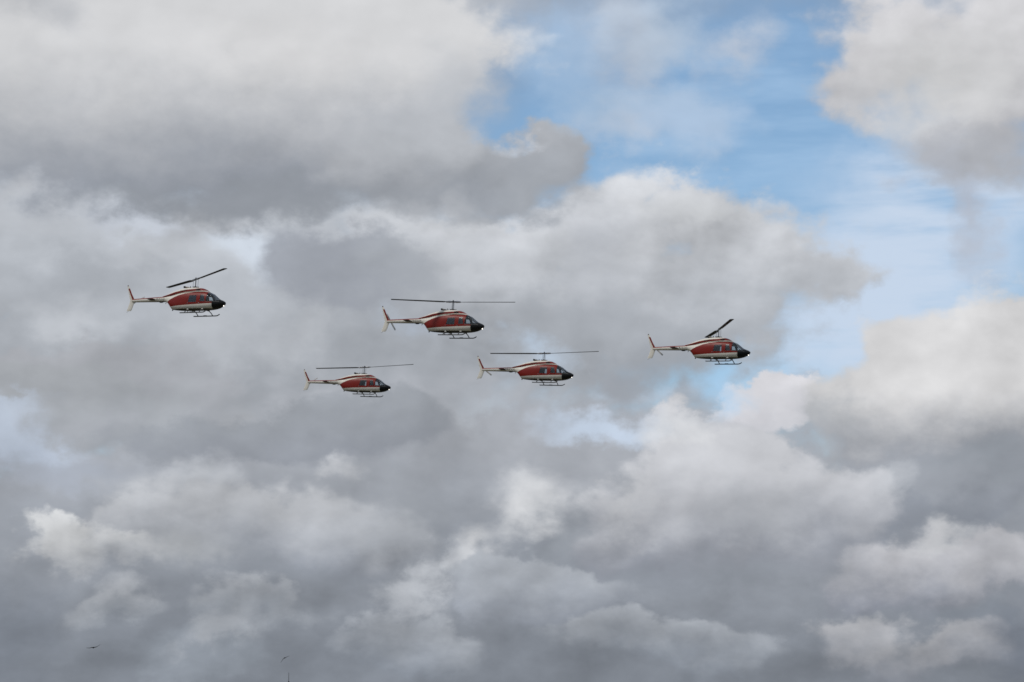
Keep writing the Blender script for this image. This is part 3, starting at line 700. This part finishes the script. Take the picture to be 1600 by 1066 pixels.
    for x in (-0.26, 1.14):
        b = bmesh.new(); pts = []
        for i in range(17):
            y = -0.96 + 1.92 * i / 16; a = abs(y) / 0.96
            pts.append((x + 0.05 * a ** 3, y, 0.05 + 0.33 * (1 - a ** 3.2)))
        tube(b, pts, 0.036, 10); link('cross_tube', b, M['skid'], root)
        b = bmesh.new(); box(b, (x, 0, 0.375), (0.22, 0.9, 0.075), bevel=0.03); link('cross_tube_fairing', b, M['skid'], root)
        for s in (-1, 1):
            b = bmesh.new(); box(b, (x, s * 0.46, 0.40), (0.16, 0.10, 0.10), bevel=0.025); link('tube_saddle', b, M['white'], root)
    b = bmesh.new(); tube(b, [(-0.55, 0, 0.36), (-0.58, 0, 0.27), (-0.62, 0, 0.22)], [(0.012, 0.06), (0.012, 0.05), (0.006, 0.03)], 8); link('belly_antenna', b, M['black'], root)
    # landing lamp in the chin, lit
    b = bmesh.new(); tube(b, [(2.70, 0, 0.70), (2.80, 0, 0.685), (2.86, 0, 0.675)], [0.08, 0.09, 0.092], 16); lamp = link('landing_light', b, M['steel'], root)
    b = bmesh.new(); ball(b, (2.862, 0, 0.674), (0.025, 0.06, 0.06)); link('lamp_lens', b, M['light'], lamp)

    # mast, swash plate, pitch links
    b = bmesh.new(); tube(b, [(0, 0, 2.12), (0, 0, 2.95)], 0.042, 14); link('mast', b, M['metal'], root)
    b = bmesh.new(); tube(b, [(0, 0, 2.16), (0, 0, 2.20), (0, 0, 2.25), (0, 0, 2.30)], [0.16, 0.19, 0.19, 0.09], 20); link('swash_plate', b, M['steel'], root)
    b = bmesh.new(); tube(b, [(0.02, 0, 2.24), (0.30, 0.0, 2.245)], 0.022, 8); tube(b, [(0.30, 0, 2.18), (0.30, 0, 2.27)], 0.03, 8); link('control_lever', b, M['steel'], root)
    return fin, boom

def build_rotor(root, psi, flap):
    """two-bladed main rotor at rest, turned by psi about the mast; flap rocks the blades on the hub"""
    Rz = Matrix.Rotation(psi, 4, 'Z'); T = Matrix.Translation((0, 0, 2.86)) @ Rz
    def put(bm, s): bmesh.ops.transform(bm, matrix=T @ Matrix.Rotation(-flap, 4, 'Y') @ (Matrix.Rotation(math.pi, 4, 'Z') if s < 0 else Matrix()), verts=bm.verts)
    b = bmesh.new(); box(b, (0, 0, 0.02), (0.50, 0.15, 0.11), bevel=0.035); tube(b, [(0, 0, 0), (0, 0, 0.10), (0, 0, 0.16)], [0.07, 0.07, 0.045], 12); put(b, 1)
    hub = link('rotor_hub', b, M['steel'], root)
    for s in (1, -1):
        b = bmesh.new(); cone = 0.022
        secs = [((0.55, 0.01, 0.012), (0, 0.16, 0), (0, 0, 0.06)), ((0.75, 0.0, 0.016), (0, 0.37, 0.05), (0, 0, 0.055))]
        for i in range(1, 9):
            r = 0.75 + (5.08 - 0.75) * i / 8; tw = 0.16 - 0.10 * i / 8
            secs.append(((r, 0.0, cone * r), (0, 0.37, 0.37 * tw), (0, 0, 0.066)))
        foil(b, secs, 16); put(b, s); bl = link('rotor_blade', b, M['blade'], root)
        b = bmesh.new(); tube(b, [(0.18, 0, 0.02), (0.30, 0, 0.02), (0.60, 0, 0.018)], [0.075, 0.085, 0.06], 12); box(b, (0.42, 0, 0.02), (0.20, 0.19, 0.10), bevel=0.03); put(b, s)
        link('blade_grip', b, M['metal'], bl)
        b = bmesh.new(); a = T @ Vector((0.10 * s, 0.16 * s, 0.0)); c = Matrix.Translation((0, 0, 2.26)) @ Rz @ Vector((0.10 * s, 0.16 * s, 0.0))
        tube(b, [c, a], 0.014, 8); link('pitch_link', b, M['metal'], root)

def build_tail_rotor(root, a):
    hub = Vector((-5.98, 0.40, 1.30)); R = Matrix.Translation(hub) @ Matrix.Rotation(a, 4, 'Y')
    for s in (1, -1):
        b = bmesh.new()
        foil(b, [((0.06, 0, 0), (0, 0.02, 0.06), (0, 0.03, 0)), ((0.18, 0, 0), (0, 0.02, 0.13), (0, 0.025, 0)), ((0.80, 0, 0), (0, 0.01, 0.135), (0, 0.016, 0)), ((0.825, 0, 0), (0, 0.01, 0.10), (0, 0.01, 0))], 12)
        bmesh.ops.transform(b, matrix=R @ (Matrix.Rotation(math.pi, 4, 'Y') if s < 0 else Matrix()), verts=b.verts)
        link('tail_rotor_blade', b, M['pale'], root)

def copy_parts(src, dst):
    for ch in list(src.children):
        c = ch.copy(); COL.objects.link(c); c.parent = dst
        for sub in list(ch.children):
            d = sub.copy(); COL.objects.link(d); d.parent = c

# ------------------------------------------------------------------ pilot
def build_pilot_meshes():
    """seated figure: one continuous skinned body, helmet as its own shell"""
    V = [(0.0, 0, 0.80), (-0.03, 0, 0.98), (-0.06, 0, 1.20), (-0.03, 0, 1.33), (0.00, 0, 1.42),
         (-0.05, 0.19, 1.24), (0.10, 0.23, 1.02), (0.30, 0.14, 0.98), (0.38, 0.10, 0.99),
         (-0.05, -0.19, 1.24), (0.10, -0.23, 1.02), (0.30, -0.14, 0.95), (0.38, -0.11, 0.95),
         (0.04, 0.10, 0.78), (0.42, 0.12, 0.82), (0.58, 0.12, 0.58), (0.70, 0.12, 0.54),
         (0.04, -0.10, 0.78), (0.42, -0.12, 0.82), (0.58, -0.12, 0.58), (0.70, -0.12, 0.54)]
    Ed = [(0, 1), (1, 2), (2, 3), (3, 4), (2, 5), (5, 6), (6, 7), (7, 8), (2, 9), (9, 10), (10, 11), (11, 12), (0, 13), (13, 14), (14, 15), (15, 16), (0, 17), (17, 18), (18, 19), (19, 20)]
    Rd = [.14, .145, .15, .055, .095, .075, .052, .040, .035, .075, .052, .040, .035, .10, .075, .052, .045, .10, .075, .052, .045]
    me = bpy.data.meshes.new('body'); me.from_pydata(V, Ed, [])
    o = bpy.data.objects.new('body', me); COL.objects.link(o)
    o.modifiers.new('skin', 'SKIN'); o.modifiers.new('sub', 'SUBSURF').levels = 2
    for sv, r in zip(me.skin_vertices[0].data, Rd): sv.radius = (r, r)
    me.skin_vertices[0].data[0].use_root = True
    dg = bpy.context.evaluated_depsgraph_get(); res = bpy.data.meshes.new_from_object(o.evaluated_get(dg))
    bpy.data.objects.remove(o, do_unlink=True)
    res.materials.clear(); res.materials.append(M['suit']); res.materials.append(M['skin'])
    for p in res.polygons:
        p.use_smooth = True
        if p.center.z > 1.34 or (p.center.x > 0.34 and 0.85 < p.center.z < 1.1): p.material_index = 1
    return res

POSES = [
    # name place, world position, heading, pitch, roll, main rotor angle, tail rotor angle
    ('red and white helicopter farthest left, its rotor blades slanting up to the right', (-25.386, 200.859, 37.418), -27.96, 3.50, 0.00, -28.5, 2.6, -25.0, 'pilot seated behind the windscreen of the leftmost helicopter'),
    ('largest red and white helicopter, highest of the middle three with a long level rotor', (-4.965, 204.653, 36.278), -27.69, 4.50, 0.00, 37.0, 4.0, 55.0, 'pilot seated in the largest helicopter, highest of the middle three'),
    ('smallest red and white helicopter, lower left of the middle three', (-15.023, 254.536, 38.727), -20.30, 4.00, 0.00, 6.6, 4.2, -35.0, 'pilot seated in the smallest helicopter, lower left of the middle three'),
    ('red and white helicopter just right of the picture centre, below the largest one', (2.807, 233.995, 36.809), -21.72, 4.00, 0.00, 11.0, 3.3, 35.0, 'pilot seated in the helicopter just right of the picture centre'),
    ('leading red and white helicopter farthest right, rotor blades steeply slanted', (17.462, 215.232, 35.811), -28.62, 4.00, 0.00, -53.6, 1.5, 40.0, 'pilot seated in the leading helicopter farthest right'),
]
ROOTS = []
pilot_mesh = build_pilot_meshes()
def helmet_bm():
    b = bmesh.new(); ball(b, (-0.005, 0, 1.475), (0.135, 0.125, 0.135), 18, 12)
    bmesh.ops.bisect_plane(b, geom=b.verts[:] + b.edges[:] + b.faces[:], plane_co=(0.05, 0, 1.43), plane_no=(0.75, 0, -0.65), clear_outer=True)
    return b
hm = link('helmet_source', helmet_bm(), M['helmet']); helmet_mesh = hm.data; bpy.data.objects.remove(hm, do_unlink=True)

for (where, loc, heading, pitch, roll, psi, flap, tail, plabel) in POSES:
    root = bpy.data.objects.new('helicopter', None); COL.objects.link(root)
    tag(root, where, 'helicopter', 'helicopters flying in formation')
    if not ROOTS: build_airframe(root)
    else: copy_parts(ROOTS[0], root)                # rotors go on afterwards, each at its own angle
    ROOTS.append(root)
    R = Euler((math.radians(roll), math.radians(pitch), math.radians(heading)), 'XYZ')
    root.rotation_euler = R; root.location = loc
    p = bpy.data.objects.new('person', None); COL.objects.link(p)
    bo = bpy.data.objects.new('body', pilot_mesh); COL.objects.link(bo); bo.parent = p
    he = bpy.data.objects.new('helmet', helmet_mesh); COL.objects.link(he); he.parent = p
    p.rotation_euler = R; p.location = Vector(loc) + R.to_matrix() @ Vector((1.16, -0.33, 0.06))
    tag(p, plabel, 'person', 'pilots in the helicopters')
for root, pose in zip(ROOTS, POSES):
    build_rotor(root, math.radians(pose[5]), math.radians(pose[6]))
    build_tail_rotor(root, math.radians(pose[7]))

# ------------------------------------------------------------------ birds
def bird(loc, span, rz, pts_l, pts_r, label):
    """gliding seabird: one skin from wing tip to wing tip with body, head and tail"""
    bm = bmesh.new(); L = span / 2
    def sec(p, ch, th): return ((p[0] * L, p[1] * L, p[2] * L), (1.5 * ch * L, 0, 0), (0, 0, 1.9 * th * L))
    foil(bm, [sec(p, c, t) for p, c, t in pts_l] + [sec((0.02, 0, 0), 0.36, 0.10)] + [sec(p, c, t) for p, c, t in pts_r], 12)
    tube(bm, [(0.52 * L, 0, 0.04 * L), (0.44 * L, 0, 0.03 * L), (0.36 * L, 0, 0.03 * L), (0.2 * L, 0, 0), (-0.1 * L, 0, -0.01 * L), (-0.35 * L, 0, 0), (-0.62 * L, 0, 0)],
         [0.008 * L, 0.03 * L, 0.055 * L, 0.10 * L, 0.105 * L, (0.07 * L, 0.05 * L), (0.10 * L, 0.012 * L)], 12)
    m = M['feather']
    o = link('bird', bm, m); o.location = loc; o.rotation_euler = (0, 0, math.radians(rz))
    tag(o, label, 'bird', 'birds low over the horizon'); return o
M['feather'] = pbr('dark_feathers', (0.012, 0.012, 0.014), 0.9)
bird((-38.46, 236.64, 12.74), 1.30, -80,
     [((-0.35, 1.02, 0.5), 0.06, 0.015), ((-0.22, 0.82, 0.36), 0.16, 0.03), ((-0.02, 0.5, 0.13), 0.27, 0.05), ((0.02, 0.25, 0.05), 0.32, 0.07)],
     [((0.02, -0.25, 0.0), 0.32, 0.07), ((0.0, -0.5, -0.06), 0.27, 0.05), ((-0.2, -0.85, -0.05), 0.16, 0.03), ((-0.33, -1.0, -0.02), 0.06, 0.015)],
     'dark bird gliding low on the far left, one wing raised')
bird((-24.59, 278.66, 13.59), 1.05, -95,
     [((-0.3, 1.0, 0.42), 0.06, 0.015), ((-0.2, 0.8, 0.36), 0.16, 0.03), ((0, 0.5, 0.22), 0.27, 0.05), ((0.02, 0.25, 0.08), 0.32, 0.07)],
     [((0.02, -0.25, -0.18), 0.32, 0.07), ((0.0, -0.45, -0.42), 0.27, 0.05), ((-0.2, -0.72, -0.82), 0.16, 0.03), ((-0.33, -0.88, -1.05), 0.06, 0.015)],
     'dark bird above the pole top with one wing dipped down')

# ------------------------------------------------------------------ pole top at the lower edge
def build_pole():
    root = bpy.data.objects.new('pole', None); COL.objects.link(root); root.location = (-24.12, 278.77, 0)
    b = bmesh.new(); tube(b, [(0, 0, 0), (0, 0, 6), (0, 0, 11.08)], [0.16, 0.13, 0.085], 14); link('shaft', b, M['steel'], root)
    b = bmesh.new(); box(b, (0.06, 0, 10.88), (0.26, 0.16, 0.14), bevel=0.03); link('lamp_head', b, M['steel'], root)
    b = bmesh.new(); tube(b, [(0, 0, 11.03), (0, 0, 12.03)], [0.03, 0.02], 8); link('rod', b, M['steel'], root)
    b = bmesh.new(); tube(b, [(0, 0, 0), (0, 0, 0.05), (0, 0, 0.06)], [0.32, 0.32, 0.2], 16); link('base_plate', b, M['steel'], root)
    tag(root, 'tip of a thin grey pole rising at the bottom edge', 'pole')
build_pole()
